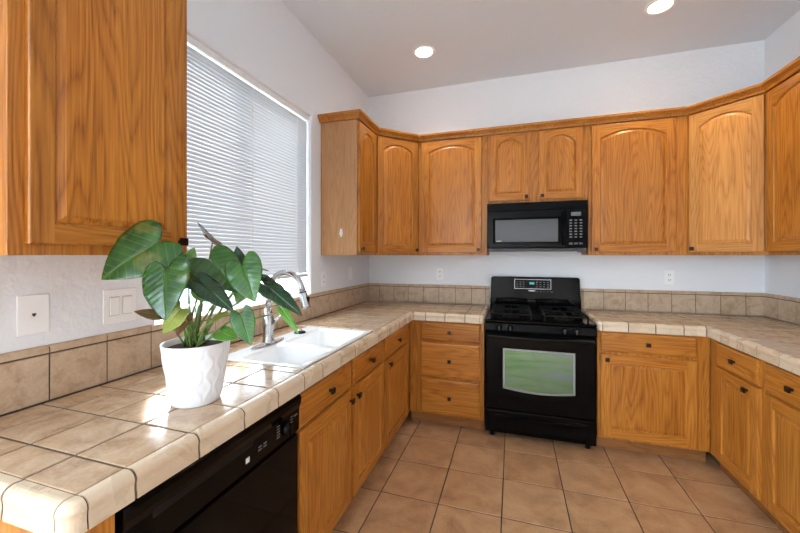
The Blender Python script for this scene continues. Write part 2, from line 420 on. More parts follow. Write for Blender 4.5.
UZ0,UZ1=1.395,2.445
def upper(label, loc, rz, W, fronts, depth=.302, z0=UZ0, z1=UZ1, body=OAKV):
    t=thing('wall_cabinet',label,'cabinet',loc,rz,'oak wall cabinets')
    b=M(); b.box(0,W,0,depth,z0,z1); b.build('body',body,t,.0015)
    for fr in fronts: door(t,*fr[1:5],kx=fr[5],kz=fr[6],arch=fr[7],fw=fr[8] if len(fr)>8 else .058)
    return t
UD=1.418; UT=2.42
UX=-1.130
upper('large oak wall cabinet close at upper left, hanging over the potted plant',(UX,.515,0),PI/2,.483,[('door',.031,.455,UD+.005,UT,.437,1.442,.07,.05)],depth=.312)
upper('oak wall cabinet with pale side panel between the window and the left corner',(UX,2.479,0),PI/2,.376,[('door',.012,.362,UD,UT,.040,1.445,.055)],depth=.312,body=OAKPALE)
upper('oak arched-door wall cabinet left of the microwave',(-.822,3.162,0),0,.612,[('door',.030,.566,UD,UT,.540,1.443,.055)])
upper('short oak wall cabinet with two small arched doors above the microwave',(-.208,3.162,0),0,.783,
      [('door',.018,.346,1.857,UT,.318,1.885,.07,.052),('door',.414,.744,1.857,UT,.442,1.885,.07,.052)],z0=1.832)
upper('wide oak arched-door wall cabinet right of the microwave',(.577,3.162,0),0,.664,[('door',.023,.585,UD,UT,.050,1.443,.060)])
upper('oak wall cabinet on the right wall cut off by the photo edge',(1.548,2.855,0),-PI/2,.62,[('door',.015,.560,UD,UT,.520,1.445,.06)],depth=.307)
def corner_upper(label, poly, p0, rz, L, kx, mats=None):
    t=thing('corner_wall_cabinet',label,'cabinet',(p0[0],p0[1],0),rz,'oak wall cabinets')
    R=Matrix.Rotation(-rz,2)
    loc=[R@Vector((x-p0[0],y-p0[1])) for x,y in poly]
    b=M(); b.prism([(q.x,q.y) for q in loc],UZ0,UZ1); b.build('body',OAKV,t,.0015)
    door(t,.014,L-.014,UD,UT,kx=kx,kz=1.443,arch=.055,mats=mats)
    return t
corner_upper('diagonal oak wall cabinet in the left back corner',[(-1.442,3.465),(-1.442,2.857),(-1.13,2.857),(-.8245,3.1625),(-.8245,3.465)],(-1.13,2.857),PI/4,.432,.395)
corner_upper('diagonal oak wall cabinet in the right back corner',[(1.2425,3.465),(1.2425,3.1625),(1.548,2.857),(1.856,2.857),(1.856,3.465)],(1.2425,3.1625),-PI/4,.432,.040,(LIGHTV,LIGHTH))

# crown moulding sweeping over the run of wall cabinets
def sweep(path, prof, mi=0, m=None, up=True):
    """path: xy points, profile (outward, z); outward is to the right of the path direction"""
    m=m or M(); P=[Vector(p) for p in path]; ls=[]
    for i,p in enumerate(P):
        d0=(p-P[i-1]).normalized() if i>0 else (P[1]-p).normalized()
        d1=(P[i+1]-p).normalized() if i<len(P)-1 else d0
        n0=Vector((d0.y,-d0.x)); n1=Vector((d1.y,-d1.x)); b=(n0+n1).normalized(); k=1/max(.3,b.dot(n0))
        ls.append([(p.x+b.x*k*u,p.y+b.y*k*u,z) for u,z in prof])
    m.loops(ls,True,True); return m
cp=[(-1.442,2.478),(-1.129,2.478),(-1.129,2.857),(-.8235,3.1615),(1.2415,3.1615),(1.547,2.8565),(1.547,2.235)]
prof=[(.001,2.432),(.021,2.432),(.023,2.440),(.028,2.450),(.038,2.462),(.046,2.470),(.048,2.478),(.048,2.486),(.001,2.486)]
tag(sweep(cp,prof).build('crown_moulding',OAKY),'stained oak crown moulding running along the tops of the back wall cabinets','moulding')

# ------------------------------------------------------------------ worktops
TH=.010; ZB=ZT-TH
def axis_tiles(m, xs, ys, g=.0065, mi=1, skip=None):
    for a,b in zip(xs,xs[1:]):
        for c,d in zip(ys,ys[1:]):
            if skip and skip(a,b,c,d): continue
            if b-a>.012 and d-c>.012: m.tile((a+g/2,c+g/2,ZB),(1,0,0),(0,1,0),(0,0,1),b-a-g,d-c-g,TH,mi=mi)
VP=[(0,.913),(0,.9225)]+[(.014,.9235)]+[(.014+.020*math.sin(a),.9035+.020*math.cos(a)) for a in [i/6*PI/2 for i in range(1,7)]]+[(.0325,.893),(.0325,.880),(.034,.868),(.034,.860),(.010,.860),(.010,.913)]
def vcap(m, p, q, g=.0065, mi=2, cuts=None):
    """edge tiles from p to q (outward right of direction), split at the fractions/lengths in cuts"""
    p,q=Vector(p),Vector(q); L=(q-p).length; d=(q-p)/L
    n=Vector((d.y,-d.x)); A=p+d*.003; B=p+d*(L-.003)       # grout bed showing in the joints
    gp=[(u-.0022 if u>.011 else u,z-.0022 if z>.9 else z+.001) for u,z in VP]
    m.loops([[(A.x+n.x*u,A.y+n.y*u,z) for u,z in gp],[(B.x+n.x*u,B.y+n.y*u,z) for u,z in gp]],True,True,mi=0)
    cs=[0]+list(cuts)+[L]
    for a,b in zip(cs,cs[1:]):
        if b-a<.012: continue
        n=Vector((d.y,-d.x)); A=p+d*(a+g/2); B=p+d*(b-g/2)
        m.loops([[(A.x+n.x*u,A.y+n.y*u,z) for u,z in VP],[(B.x+n.x*u,B.y+n.y*u,z) for u,z in VP]],True,True,mi=mi)
def corner_cap(m, c, a0, mi=2):
    """quarter-round outer corner piece about c from angle a0 (90 degrees)"""
    ls=[]
    for k in range(9):
        a=a0+PI/2*k/8
        ls.append([(c[0]+math.cos(a)*u,c[1]+math.sin(a)*u,z) for u,z in VP])
    m.loops(ls,True,True,mi=mi)
def outline_slab(m, boxes, z0, z1, mi=0):
    for x0,x1,y0,y1 in boxes: m.box(x0,x1,y0,y1,z0,z1,mi)
SKX0,SKX1,SKY0,SKY1=-1.292,-.832,1.285,2.052       # sink cut-out
ex=-.820; ey=2.862; ny=.473; endx=-.242            # lines where edge tiles begin
wx=XL+.016; wy=YB-.016
# left worktop: runs along the window wall, turns the corner, stops at the range
t=thing('tiled_worktop','beige tiled worktop along the window wall, holding the sink and plant','countertop',(0,0,0))
m=M(); g0=.868
outline_slab(m,[(XL+.002,ex+.010,ny-.010,SKY0,),(XL+.002,SKX0,SKY0,SKY1),(SKX1,ex+.010,SKY0,SKY1),(XL+.002,ex+.010,SKY1,YB-.002),(ex+.010,endx+.010,ey-.010,YB-.002)],g0,ZB+.0078)
xs=[wx,-1.317,-1.152,-.986,ex]; 
ysA=[ny,.567,.732,.898,1.064,1.230,SKY0]
axis_tiles(m,xs,ysA)
axis_tiles(m,[wx,-1.352,SKX0],[SKY0,1.42,1.586,1.752,1.918,SKY1])
axis_tiles(m,xs,[SKY1+.036,2.226,2.392,2.558,2.724,2.889,3.055,3.22,3.386,wy])
axis_tiles(m,[wx,-1.317,-1.152,-.986,ex],[SKY1,SKY1+.036],mi=2)
axis_tiles(m,[ex,-.679,-.519,-.359,endx],[ey,3.03,3.196,3.36,wy])
m.build('tile_surface',[GROUT,TILE_C,TILE_E],t)
e_=M()
vcap(e_,(ex,ny),(ex,ey+.0),cuts=[.094,.259,.425,.591,.757,.90,1.07,1.235,1.40,1.57,1.735,1.90,2.07,2.235])
vcap(e_,(XL+.004,ny),(ex,ny),cuts=[.125,.29,.458])
corner_cap(e_,(ex,ny),-PI/2)
# inner corner: back run from ex to the range
vcap(e_,(ex+.036,ey),(endx,ey),cuts=[.105,.265,.425])
corner_cap(e_,(endx,ey),-PI/2)
vcap(e_,(endx,ey),(endx,YB-.018),cuts=[.165,.33,.5])
e_.build('edge_trim',[GROUT,TILE_E,TILE_E],t)
# right worktop
rx=1.250; sx=.6065
t=thing('tiled_worktop','beige tiled worktop right of the range, turning along the right wall','countertop',(0,0,0))
RY0=1.44
m=M(); outline_slab(m,[(sx-.010,rx-.010,ey-.010,YB-.002),(rx-.010,XR-.002,RY0,YB-.002)],g0,ZB+.0078)
axis_tiles(m,[sx,.767,.929,1.09,rx],[ey,3.03,3.196,3.36,wy])
axis_tiles(m,[rx,1.416,1.582,1.748,XR-.016],[RY0,1.51,1.675,1.84,2.006,2.172,2.338,2.504,2.67,ey,3.03,3.196,3.36,wy])
m.build('tile_surface',[GROUT,TILE_C],t)
e_=M()
vcap(e_,(sx,ey),(rx-.036,ey),cuts=[.161,.323,.484])
vcap(e_,(rx,ey),(rx,RY0),cuts=[.19,.358,.524,.69,.856,1.02,1.19])
corner_cap(e_,(sx,ey),PI)
vcap(e_,(sx,YB-.018),(sx,ey),cuts=[.1,.265,.43])
e_.build('edge_trim',[GROUT,TILE_E,TILE_E],t)

# back splashes: one course of tiles with a bull-nosed top
SZ0,SZ1=ZT+.001,1.104
def splash(m, p, q, cuts, n, cap=True):
    """n: direction out of the wall"""
    p,q,n=Vector((*p,0)),Vector((*q,0)),Vector((*n,0)); L=(q-p).length; d=(q-p)/L; g=.004
    cs=[0]+[c for c in cuts if 0<c<L]+[L]
    up=Vector((0,0,1))
    for a,b in zip(cs,cs[1:]):
        if b-a<.012: continue
        o=p+d*(a+g/2)+up*(SZ0+.002)+n*.004
        hh=(SZ1-.026)-(SZ0+.002)-.004
        m.tile(o,d,up,n,b-a-g,hh,.010,mi=1)
        # rounded cap piece
        pr=[(.004,SZ1-.026+.002),(.014,SZ1-.024),(.0145,SZ1-.014),(.012,SZ1-.005),(.007,SZ1-.001),(.001,SZ1)]
        A=p+d*(a+g/2); B=p+d*(b-g/2)
        m.loops([[A+n*u+up*z for u,z in pr],[B+n*u+up*z for u,z in pr]],False,False,closed=False,mi=1)
        for E_ in (A,B): m.face([E_+n*u+up*z for u,z in pr]+[E_+n*.001+up*(SZ1-.024)],1)
    A=p; B=q
    pr=[(.001,SZ0),(.011,SZ0),(.011,SZ1-.008),(.001,SZ1-.004)]
    m.loops([[A+n*u+up*z for u,z in pr],[B+n*u+up*z for u,z in pr]],True,True,mi=0)
m=M()
splash(m,(XL,.44),(XL,YB-.015),[.314-.168,.314,.486,.654,.82,.99,1.155,1.32,1.49,1.655,1.82,1.99,2.155,2.32,2.49,2.655,2.82],(1,0))
splash(m,(XL+.001,YB),(-.207,YB),[.122,.28,.435,.592,.75,.913,1.067,1.2],(0,-1))
tag(m.build('tile_backsplash',[GROUT,TILE_S]),'low beige tile backsplash along the window wall and left back corner','backsplash')
m=M()
splash(m,(.572,YB),(XR-.001,YB),[.018,.179,.342,.507,.674,.838,1.003,1.163],(0,-1))
splash(m,(XR,YB-.015),(XR,1.44),[.15,.315,.48,.645,.81,.975,1.14,1.3,1.47,1.63,1.8],(-1,0))
tag(m.build('tile_backsplash',[GROUT,TILE_S]),'low beige tile backsplash right of the range and along the right wall','backsplash')

# ------------------------------------------------------------------ sink
def rrect(x0,x1,y0,y1,r,z,n=5):
    pts=[]
    for cx,cy,a in ((x1-r,y0+r,-PI/2),(x1-r,y1-r,0),(x0+r,y1-r,PI/2),(x0+r,y0+r,PI)):
        for k in range(n+1):
            q=a+PI/2*k/n; pts.append((cx+r*math.cos(q),cy+r*math.sin(q),z))
    return pts
t=thing('kitchen_sink','white double-bowl porcelain sink set into the tiled worktop','sink',(0,0,0))
m=M(); zt=ZT+.003
x0,x1,y0,y1=SKX0+.003,SKX1-.003,SKY0+.003,SKY1-.003
bowls=[(-1.185,-.858,y0+.022,1.600,),(-1.185,-.858,1.632,y1-.024)]
# rim: rectangle with two bowl holes -> build as strips
m.loops([rrect(x0,x1,y0,y1,.012,ZT-.05),rrect(x0,x1,y0,y1,.012,zt-.004),rrect(x0+.004,x1-.004,y0+.004,y1-.004,.012,zt)],False,False)
bx0,bx1=-1.185,-.858
def flat(a,b,c,d): m.face([(a,c,zt),(b,c,zt),(b,d,zt),(a,d,zt)])
flat(x0+.004,bx0,y0+.004,y1-.004); flat(bx1,x1-.004,y0+.004,y1-.004)
flat(bx0,bx1,y0+.004,bowls[0][2]); flat(bx0,bx1,bowls[0][3],bowls[1][2]); flat(bx0,bx1,bowls[1][3],y1-.004)
for (a,b,c,d) in bowls:
    # square-to-round transition at the rim, then the bowl wall and floor
    ring0=rrect(a,b,c,d,.0005,zt)
    m.loops([ring0,rrect(a+.003,b-.003,c+.003,d-.003,.03,zt-.003),rrect(a+.008,b-.008,c+.008,d-.008,.04,zt-.012),rrect(a+.018,b-.018,c+.018,d-.018,.05,zt-.15),rrect(a+.04,b-.04,c+.04,d-.04,.05,zt-.178),rrect(a+.10,b-.10,c+.08,d-.08,.02,zt-.182)],False,True)
m.build('basin',PORC,t,smooth=False)
for (a,b,c,d) in bowls:
    k=M(); k.lathe([(.042,0),(.042,.003),(.034,.004),(.030,.001)],((a+b)/2,(c+d)/2,zt-.181),24); k.build('strainer',CHROME,t,smooth=True)

# faucet on the sink's back ledge
FX,FY=-1.228,1.575
t=thing('kitchen_faucet','brushed nickel pull-down faucet with a gooseneck at the back of the sink','faucet',(FX,FY,zt))
m=M(); m.loops([[(sx_*.030*math.cos(a)*1.0,.128*math.sin(a),z) for a in [2*PI*i/40 for i in range(40)]] for sx_,z in ((1,.0005),(1,.004),(.9,.008))],True,True); m.build('deck_plate',CHROME,t,smooth=False)
m=M(); m.lathe([(.034,.008),(.030,.02),(.0265,.035),(.026,.075),(.030,.098),(.032,.112),(.027,.14),(.021,.165),(.0175,.19)],(0,0,0),28); m.build('body',CHROME,t,smooth=True)
R_=.105
path=[(0,0,.185),(0,0,.24)]+[(R_-R_*math.cos(a),0,.262+1.12*R_*math.sin(a)) for a in [PI*k/18*.94 for k in range(0,19)]]
m=M(); m.tube(path,.0152,18); m.build('gooseneck',CHROME,t,smooth=True)
tip=Vector(path[-1]); dr=(Vector(path[-1])-Vector(path[-2])).normalized()
m=M(); q=[tip+dr*s_ for s_ in (-.004,.004,.03,.075,.088)]; m.tube(q,[.0165,.0185,.0205,.0245,.0235],18); sp=m.build('spray_head',CHROME,t,smooth=True)
m=M(); c_=tip+dr*.045; m.box(c_.x+.013,c_.x+.0255,c_.y-.008,c_.y+.008,c_.z-.02,c_.z+.02); m.build('spray_button',RUBBER,sp,.003)
m=M(); m.tube([tip+dr*.0005,tip+dr*.007],.0195,18); m.build('collar',RUBBER,sp)
m=M(); m.tube([(0,.018,.105),(0,.04,.112)],.0125,14); m.tube([(.0,.04,.112),(.012,.075,.128),(.02,.105,.15)],[.008,.0065,.005],10); m.build('lever',CHROME,t,smooth=True)
# round chrome-and-rubber hole cover beside the faucet
t=thing('sink_hole_cover','small round black-topped chrome stopper on the sink ledge right of the faucet','stopper',(-1.226,1.862,zt))
m=M(); m.lathe([(.034,.0005),(.034,.006),(.030,.010),(.020,.011)],(0,0,0),28); m.build('disc',RUBBER,t,smooth=True)
m=M(); m.lathe([(.016,.011),(.017,.016),(.013,.021),(.004,.022)],(0,0,0),20); m.build('cap',CHROME,t,smooth=True)

# ------------------------------------------------------------------ window blind
t=thing('window_blind','white horizontal mini blind lowered over the kitchen window','blind',(XL-.030,0,0))
m=M(); m.box(-.02,.02,WY0+.006,WY1-.006,WZ1-.032,WZ1-.001); m.build('headrail',WHITE,t,.003)
BB=1.248
m=M(); z=WZ1-.05; a=math.radians(80)
while z>BB+.02:
    # slightly crowned slat
    pr=[(-.0125,0),(-.006,.0018),(0,.0024),(.006,.0018),(.0125,0)]
    pl=[(u*math.cos(a)+v*math.sin(a), z-u*math.sin(a)+v*math.cos(a)) for u,v in pr]
    m.loops([[(x,WY0+.005,zz) for x,zz in pl],[(x,WY1-.005,zz) for x,zz in pl]],False,False,closed=False)
    z-=.0205
m.build('slats',SLAT,t)
m=M(); m.box(-.013,.013,WY0+.012,WY1-.005,BB-.012,BB+.010); m.build('bottom_rail',plain('rail_grey_white',(205,203,200),.4),t,.004)
for yy in (WY0+.15,(WY0+WY1)/2,WY1-.15):
    m=M(); m.tube([(.016,yy,BB),(.016,yy,WZ1-.03)],.0012,6); m.build('cord',WHITE,t)
m=M(); m.tube([(.024,WY0+.09,1.55),(.024,WY0+.09,WZ1-.04)],.004,8); m.build('tilt_wand',WHITE,t)

# ------------------------------------------------------------------ dishwasher
DX=-.800
t=thing('dishwasher','black built-in dishwasher under the left worktop','dishwasher',(DX,.540,0),PI/2)
W=.667
m=M(); m.box(.002,W-.002,.03,.57,.11,.858); m.build('tub',BLACKM,t)
m=M(); m.box(.004,W-.004,0,.03,.125,.700); m.build('door_panel',BLACK,t,.004)
m=M()
prf=[(.03,.706),(.002,.706),(-.004,.716),(-.006,.80),(-.014,.822),(-.016,.842),(-.010,.853),(.03,.856)]
m.loops([[(.003,y,z) for y,z in prf],[(W-.003,y,z) for y,z in prf]],True,True)
cpn=m.build('control_panel',BLACK,t,.002)
m=M(); m.box(.07,.40,-.0075,-.003,.786,.806); m.build('handle_recess',RUBBER,cpn,.002)
m=M(); m.lathe([(.024,0),(.023,.006),(.020,.020),(.017,.022)],(.575,-.005,.760),24,'y'); kb=m.build('dial',BLACKM,cpn,smooth=True)
m=M(); m.box(.570,.580,-.035,-.024,.738,.782); m.build('dial_grip',BLACKM,kb,.002)
for k in range(5):
    for a,b in ((.525,.542),(.606,.620)):
        m=M(); m.box(a,b,-.0062,-.0052,.745+.010*k,.7475+.010*k); m.build('printed_mark',MARKD,cpn)
for a,b,c,d in ((.628,.650,.779,.785),(.455,.470,.752,.755),(.455,.470,.762,.765),(.43,.445,.752,.755),(.43,.445,.762,.765)):
    m=M(); m.box(a,b,-.0062,-.0052,c,d); m.build('printed_mark',MARKD,cpn)
m=M(); m.box(.372,.388,-.0062,-.0052,.742,.758); m.build('white_sticker',MARK,cpn)
m=M(); m.box(.012,W-.012,.05,.07,.001,.118); m.build('toe_panel',BLACKM,t)

# ------------------------------------------------------------------ gas range
RX0,RX1=-.201,.566; RW=RX1-RX0
t=thing('gas_range','black freestanding gas range between the base cabinets','stove',(RX0,2.80,0))
m=M(); m.box(0,RW,.035,.655,.045,.885); m.build('body',BLACKM,t,.003)
m=M(); m.box(-.001,RW+.001,.0,.63,.887,.905); 
m.box(.012,RW-.012,-.010,.0,.887,.903)
ck=m.build('cooktop',BLACK,t,.006,3)
for (bx,by,r) in ((.19,.17,.045),(.19,.45,.038),(.575,.17,.05),(.575,.45,.034)):
    m=M(); m.lathe([(r*1.5,.0),(r*1.4,.006),(r,.008),(r,.018),(r*.95,.022),(r*.2,.023)],(bx,by,.905),28); m.build('burner',IRON,ck,smooth=False)
for gx in (.045,.43):
    m=M(); w_=.29; z=.938; b_=.006
    for xx in (gx,gx+w_): m.box(xx-b_,xx+b_,.05,.57,z,z+.012)
    for yy in (.05,.31,.57): m.box(gx,gx+w_,yy-b_,yy+b_,z,z+.012)
    for yy in (.18,.44):
        m.box(gx,gx+.09,yy-b_,yy+b_,z,z+.012); m.box(gx+w_-.09,gx+w_,yy-b_,yy+b_,z,z+.012)
        m.box(gx+w_/2-b_,gx+w_/2+b_,yy-.13,yy-.04,z,z+.012); m.box(gx+w_/2-b_,gx+w_/2+b_,yy+.04,yy+.13,z,z+.012)
    for xx in (gx,gx+w_):
        for yy in (.05,.31,.57): m.box(xx-.007,xx+.007,yy-.007,yy+.007,.905,z)
    m.build('grate',IRON,ck,.002)
m=M(); m.box(.347,.418,.06,.56,.905,.918); m.build('centre_plate',BLACKM,ck,.006)
# control fascia with knobs
m=M(); prf=[(.03,.816),(-.012,.816),(-.018,.83),(-.006,.880),(.03,.884)]
m.loops([[(.002,y,z) for y,z in prf],[(RW-.002,y,z) for y,z in prf]],True,True); fa=m.build('control_fascia',BLACKM,t,.003)
for kx in (.105,.185,.555,.635):
    m=M(); m.lathe([(.022,0),(.021,.008),(.018,.024),(.016,.026)],(kx,-.012,.850),24,'y'); kk=m.build('knob',BLACKM,fa,smooth=True)
    m=M(); m.box(kx-.004,kx+.004,-.043,-.036,.834,.866); m.build('knob_grip',DGREY,kk,.002)
m=M()
for kx in (.105,.185,.555,.635):
    for k in range(5):
        a=PI*(.1+.2*k); m.box(kx+.032*math.cos(a)-.003,kx+.032*math.cos(a)+.003,-.0185,-.0135,.846+.028*math.sin(a)*.6-.001,.846+.028*math.sin(a)*.6+.001)
# oven door with window and bowed handle
m=M(); m.box(.002,RW-.002,0,.034,.228,.806); dr_=m.build('oven_door',BLACK,t,.006,3)
gl,ntg,bg=newmat('oven_window_glass'); 
tcg=N(ntg,'ShaderNodeTexCoord'); ng=N(ntg,'ShaderNodeTexNoise',i_Scale=4.0); mpg=N(ntg,'ShaderNodeMapping'); mpg.inputs['Scale'].default_value=(.7,1,6); ntg.links.new(tcg.outputs['Object'],mpg.inputs[0]); ntg.links.new(mpg.outputs[0],ng.inputs[0])
ntg.links.new(ramp(ntg,ng.outputs[0],[(.3,s2l((100,142,104))),(.5,s2l((122,158,126))),(.7,s2l((126,148,160)))]),bg.inputs['Base Color'])
bg.inputs['Metallic'].default_value=.8; bg.inputs['Roughness'].default_value=.1
def winloop(e,y,x0=.139,x1=.620,z0=.398,z1=.684):
    l=[]
    n=14
    for i in range(n+1):
        tt=i/n; x=x0+e+(x1-x0-2*e)*tt; l.append((x,y,z0+e-.022*math.sin(PI*tt)))
    return l+[(x1-e,y,z1-e),(x0+e,y,z1-e)]
m=M(); m.loops([winloop(-.008,-.0005),winloop(-.008,-.003),winloop(.004,-.003),winloop(.004,-.001)],False,False); m.build('window_frame',GREY,dr_)
m=M(); m.loops([winloop(.004,-.0012)],False,True); m.f=[tuple(range(17))]; m.m=[0]; m.build('window_glass',gl,dr_)
m=M()
hp=[]; n=20
for k in range(n+1):
    u=k/n; x=.02+(RW-.04)*u; yb=-.03-.022*math.sin(PI*u)
    hp.append([(x,yb,.772),(x,yb-.016,.778),(x,yb-.016,.796),(x,yb,.803),(x,yb+.008,.79)])
m.loops(hp,True,True); m.box(.02,.05,-.03,.0,.776,.80); m.box(RW-.05,RW-.02,-.03,0,.776,.80)
m.build('handle',BLACKM,dr_,.003)
# storage drawer with a leaf-shaped pull
m=M(); m.box(.002,RW-.002,0,.034,.048,.219); dw=m.build('storage_drawer',BLACK,t,.006,3)
m=M(); hp=[]
for k in range(21):
    u=k/20; x=.06+(RW-.12)*u; h=.018*math.sin(PI*u)+.001; d_=.020*math.sin(PI*u)+.0005
    hp.append([(x,0,.168-h*.5),(x,-d_,.176-h*.2),(x,-d_,.181),(x,0,.186+h*.3)])
m.loops(hp,True,True); m.build('drawer_pull',BLACKM,dw,smooth=False)
for fx_,fy_ in ((.05,.06),(RW-.05,.06),(.05,.6),(RW-.05,.6)):
    m=M(); m.lathe([(.017,.0005),(.017,.012),(.010,.016),(.010,.046)],(fx_,fy_,0),16); m.build('foot',RUBBER,t)
# backguard
m=M()
def bgl(y,ins,z0,z1,r=.02):
    x0_,x1_=ins,RW-ins; l=[(x0_,y,z0),(x1_,y,z0)]
    for k in range(6):
        a=PI/2*k/5; l.append((x1_-.010-r+r*math.cos(a),y,z1-r+r*math.sin(a)))
    for k in range(6):
        a=PI/2+PI/2*k/5; l.append((x0_+.010+r+r*math.cos(a),y,z1-r+r*math.sin(a)))
    return l
m.loops([bgl(.655,.002,.905,1.200),bgl(.595,.002,.905,1.200),bgl(.585,.006,.906,1.195)],True,True)
m.box(.004,RW-.004,.575,.59,.906,1.0)
bgd=m.build('backguard',BLACK,t,.003)
m=M(); m.box(.215,.525,.579,.5845,1.092,1.182); m.box(.222,.518,.5785,.579,1.099,1.175,1)
pn=m.build('display_panel',[GREY,BLACK],bgd,.002)
m=M(); m.box(.345,.385,.5775,.5784,1.135,1.155); m.build('clock_digits',emis('clock_glow',(60,150,160),.35),pn)
m=M()
for r_ in range(3):
    for c_ in (.235,.262,.289,.40,.43,.46,.49): m.box(c_,c_+.014,.5777,.5784,1.112+.020*r_,1.118+.020*r_)
m.build('touch_keys',plain('key_marks',(96,98,102),.5),pn)
m=M(); m.lathe([(.03,0),(.03,.002)],(.365,.5845,1.078),24,'y'); 
for i,(x,y,z) in enumerate(m.v): m.v[i]=(x,y,1.078+(z-1.078)*.22)
m.build('badge',plain('badge_white',(215,218,222),.35),bgd)
for k in range(5):
    m=M(); m.box(.40+.03*k,.418+.03*k,.5835,.5848,1.070,1.074); m.build('printed_mark',MARKD,bgd)

# ------------------------------------------------------------------ microwave
MX0,MX1=-.206,.560; MW=MX1-MX0
t=thing('microwave_oven','black over-the-range microwave under the short wall cabinet','microwave',(MX0,3.075,0))
m=M(); m.box(0,MW,.02,.388,1.452,1.829); m.build('body',BLACKM,t,.003)
m=M(); m.box(.01,MW-.01,.03,.385,1.428,1.4515); m.box(MW-.065,MW-.012,.02,.07,1.418,1.4515); m.build('vent_base',DGREY,t,.002)
m=M(); m.box(.003,MW-.003,0.006,.019,1.766,1.828)
for k in range(6): m.box(.012,MW-.012,-.002,.008,1.771+.0095*k,1.7765+.0095*k)
m.build('vent_grille',BLACKM,t,.001)
m=M(); dx1=.602
def rr(x0,x1,z0,z1,y): return [(x0,y,z0),(x1,y,z0),(x1,y,z1),(x0,y,z1)]
m.loops([rr(.003,dx1,1.456,1.762,.019),rr(.003,dx1,1.456,1.762,.003),rr(.007,dx1-.004,1.460,1.758,-.004),rr(.05,.568,1.492,1.702,-.004),rr(.068,.552,1.505,1.688,.008)],True,False)
md=m.build('door',BLACKM,t,.001)
m=M(); m.face(rr(.066,.554,1.503,1.690,.0078)); 
mg=plain('microwave_window',(92,94,96),.25,0,0,.25); m.build('window_glass',mg,md)
m=M(); m.box(.076,.115,.0068,.0076,1.510,1.516); m.build('printed_mark',MARK,md)
m=M()
hp=[]
for k in range(17):
    u=k/16; z=1.475+.27*u; yb=-.008-.026*math.sin(PI*u)
    hp.append([(.578,yb+.006,z),(.582,yb-.010,z),(.594,yb-.010,z),(.598,yb+.006,z)])
m.loops(hp,True,True); m.build('handle',BLACK,md,.002)
m=M(); m.box(.608,MW-.003,-.003,.019,1.456,1.762); cp_=m.build('control_panel',BLACK,t,.003)
m=M(); m.box(.645,.715,-.0045,-.0032,1.705,1.735); m.build('display',plain('display_grey',(96,104,100),.3),cp_)
m=M()
for r_ in range(7):
    for c_ in range(3): m.box(.634+.036*c_,.652+.036*c_,-.0042,-.0032,1.535+.022*r_,1.543+.022*r_)
m.build('keypad',MARKD,cp_)
m=M()
for c_ in range(3): m.box(.630+.036*c_,.656+.036*c_,-.0042,-.0032,1.48,1.495)
m.build('start_keys',plain('key_dark',(66,68,72),.4),cp_)

# ------------------------------------------------------------------ wall plates (local: face -Y, x right, z up)
def plate(label, cat, name, loc, rz, W=.072, H=.117):
    t=thing(name,label,cat,loc,rz)
    m=M(); m.box(-W/2,W/2,-.006,-.0008,-H/2,H/2); m.build('cover_plate',PLATE,t,.0025)
    return t
def outlet(label, loc, rz):
    t=plate(label,'outlet','wall_outlet',loc,rz); t['group']='white wall outlets'
    for dz in (-.021,.021):
        m=M(); m.lathe([(.0165,0),(.0165,.002),(.0155,.0026)],(0,-.006,dz),20,'y'); r=m.build('receptacle',PLATE,t)
        m=M(); m.box(-.008,-.005,-.0092,-.0084,dz-.004,dz+.007); m.box(.005,.008,-.0092,-.0084,dz-.004,dz+.007); m.box(-.002,.002,-.0092,-.0084,dz-.012,dz-.008); m.build('slots',HOLE,r)
    return t
outlet('white outlet on the back wall left of the range',(-.684,YB,1.212),0)
outlet('white outlet on the back wall right of the range',(1.232,YB,1.212),0)
outlet('white outlet on the window wall beside the window, below the pale cabinet side',(XL,2.520,1.205),PI/2)
t=plate('white blank-looking plate on the window wall close to the back corner','wall plate','wall_plate',(XL,3.012,1.225),PI/2)
m=M(); m.box(-.016,.016,-.0085,-.006,-.033,.033); m.build('rocker',PLATE,t,.002)
t=plate('white phone jack plate on the left wall, nearest the viewer','wall plate','phone_jack_plate',(XL,.718,1.208),PI/2,.080,.125)
m=M(); m.box(-.005,.005,-.0072,-.0058,-.002,.004); m.box(-.0025,.0025,-.0072,-.0058,-.006,-.002); m.build('jack_hole',HOLE,t)
t=plate('white double rocker light switch plate left of the plant','light switch','light_switch',(XL,.978,1.202),PI/2,.122,.128)
for dx in (-.024,.024):
    m=M(); m.box(dx-.0185,dx+.0185,-.0075,-.006,-.036,.036); fr_=m.build('switch_surround',plain('plate_shadow_gap',(200,198,194),.4),t,.001)
    m=M(); m.box(dx-.0165,dx+.0165,-.0105,-.0075,-.033,.033); m.build('rocker',PLATE,fr_,.002)
m=M()
for dx in (-.024,.024):
    for dz in (-.049,.049): m.lathe([(.0032,0),(.0025,.001)],(dx,-.006,dz),10,'y')
m.build('screws',PLATE,t)
# adhesive hook on the pale cabinet side
t=thing('adhesive_hook','small white oval adhesive hook on the pale cabinet side panel','hook',(-1.262,2.4785,1.567))
m=M(); m.loops([[(.013*s_*math.cos(a),y,.034*s_*math.sin(a)) for a in [2*PI*i/28 for i in range(28)]] for s_,y in ((1,-.0005),(1,-.003),(.85,-.005))],True,True); m.build('base_plate',PLATE,t,smooth=False)
m=M(); m.tube([(0,-.005,.012),(0,-.008,-.006),(0,-.016,-.016),(0,-.024,-.012),(0,-.026,-.004)],[.005,.005,.0045,.004,.0035],10); m.build('hook',PLATE,t,smooth=True)

